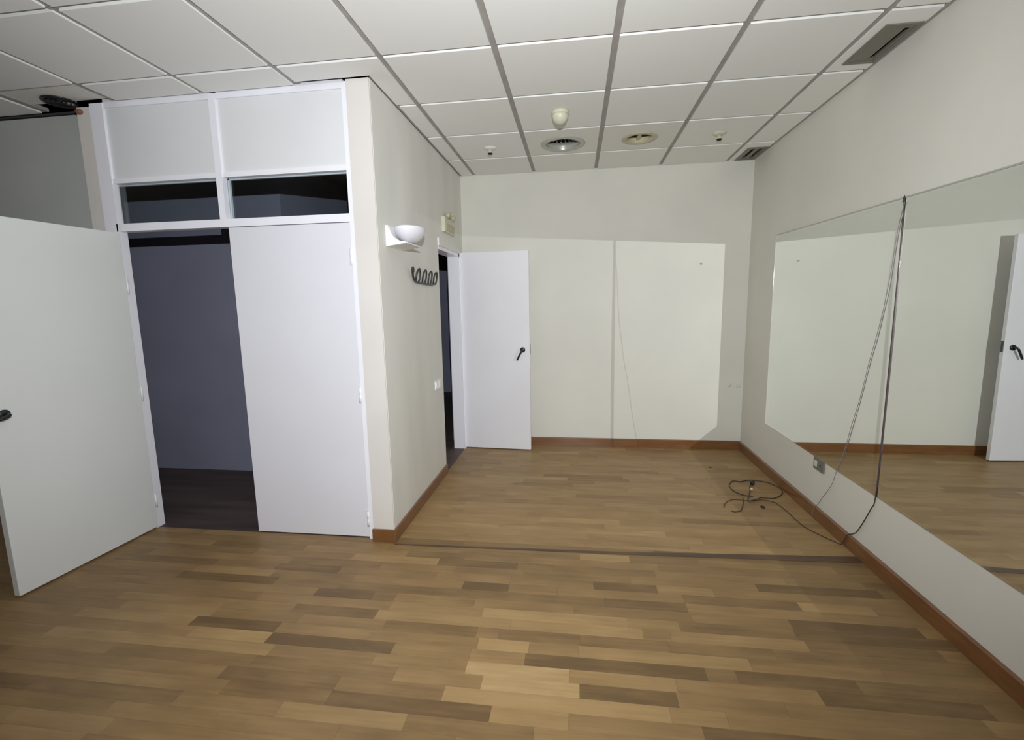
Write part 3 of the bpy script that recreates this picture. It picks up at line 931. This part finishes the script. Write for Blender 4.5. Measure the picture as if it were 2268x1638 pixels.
# linear grilles beside the mirror wall
def grille(x0, x1, y0, y1, slots, label):
    e = empty('ceiling_grille', ((x0 + x1) / 2, (y0 + y1) / 2, H), label, 'vent', group='ceiling grilles')
    bm = bmesh.new()
    f = 0.014
    add_box(bm, x0 - 0.006, x0 + f, y0 - 0.006, y1 + 0.006, H - 0.006, H + 0.022)
    add_box(bm, x1 - f, x1 + 0.006, y0 - 0.006, y1 + 0.006, H - 0.006, H + 0.022)
    add_box(bm, x0 + f, x1 - f, y0 - 0.006, y0 + f, H - 0.006, H + 0.022)
    add_box(bm, x0 + f, x1 - f, y1 - f, y1 + 0.006, H - 0.006, H + 0.022)
    obj('frame', bm, M_OLIVE, e)
    bm = bmesh.new(); add_box(bm, x0 + 0.002, x1 - 0.002, y0 + 0.002, y1 - 0.002, H + 0.026, H + 0.032)
    obj('plenum', bm, M_DARKV, e)
    xa = x0 + f
    edges = [x0 + f] + [q for s in slots for q in s] + [x1 - f]
    for k in range(0, len(edges), 2):
        p, q = edges[k], edges[k + 1]
        if q - p < 0.003: continue
        bm = bmesh.new(); add_box(bm, p, q, y0 + f, y1 - f, H - 0.003, H + 0.004)
        obj('blade', bm, M_OLIVE, e)
    for s in slots:
        boxobj('slot_end', (s[0], s[1], y0 + f, y0 + f + 0.022, H - 0.003, H + 0.004), M_OLIVE, e)
        boxobj('slot_end', (s[0], s[1], y1 - f - 0.022, y1 - f, H - 0.003, H + 0.004), M_OLIVE, e)
grille(-0.186, -0.034, -2.194, -1.826, [(-0.088, -0.062)], 'long olive-grey ceiling grille with one dark slot, nearest the camera')
grille(-0.186, -0.034, -0.389, -0.041, [(-0.150, -0.122), (-0.088, -0.060)], 'olive-grey ceiling grille with two dark slots in the back right corner')

# dark round vent at far left
cx, cy = VENTL[0], VENTL[1]
e = empty('round_vent', (cx, cy, H + 0.014), 'black round vent in the ceiling above the grey wall at left', 'vent')
bm = bmesh.new(); add_lathe(bm, [(0.080, 0.03), (0.080, 0.0), (0.090, 0.0), (0.091, -0.004), (0.084, -0.010), (0.074, -0.008), (0.070, 0.03)], (cx, cy, H + 0.014), (0, 0, 1), 36)
obj('rim', bm, M_BLACK, e)
for r in (0.055, 0.034):
    bm = bmesh.new(); add_lathe(bm, [(r - 0.012, 0.025), (r, -0.006), (r + 0.003, -0.006), (r - 0.009, 0.025)], (cx, cy, H + 0.014), (0, 0, 1), 28)
    obj('louvre_ring', bm, M_BLACK, e)
bm = bmesh.new(); add_lathe(bm, [(0.0, -0.006), (0.018, -0.006), (0.010, 0.025), (0.0, 0.025)], (cx, cy, H + 0.014), (0, 0, 1), 18)
obj('centre_cone', bm, M_BLACK, e)
bm = bmesh.new(); add_lathe(bm, [(0.0, 0.031), (0.09, 0.031), (0.09, 0.038), (0.0, 0.038)], (cx, cy, H + 0.014), (0, 0, 1), 24)
obj('duct', bm, M_DARKV, e)
bm = bmesh.new()
add_lathe(bm, [(0.0, -0.018), (0.014, -0.016), (0.018, 0.0), (0.014, 0.015), (0.0, 0.018)], (-4.695, YC - 0.018, 2.727), (0, -1, 0), 14, squash=(1.3, 0.9))
tag(obj('wood_plug', bm, M_RUST), 'small rusty brown plug at the top of the narrow beige post', 'plug')
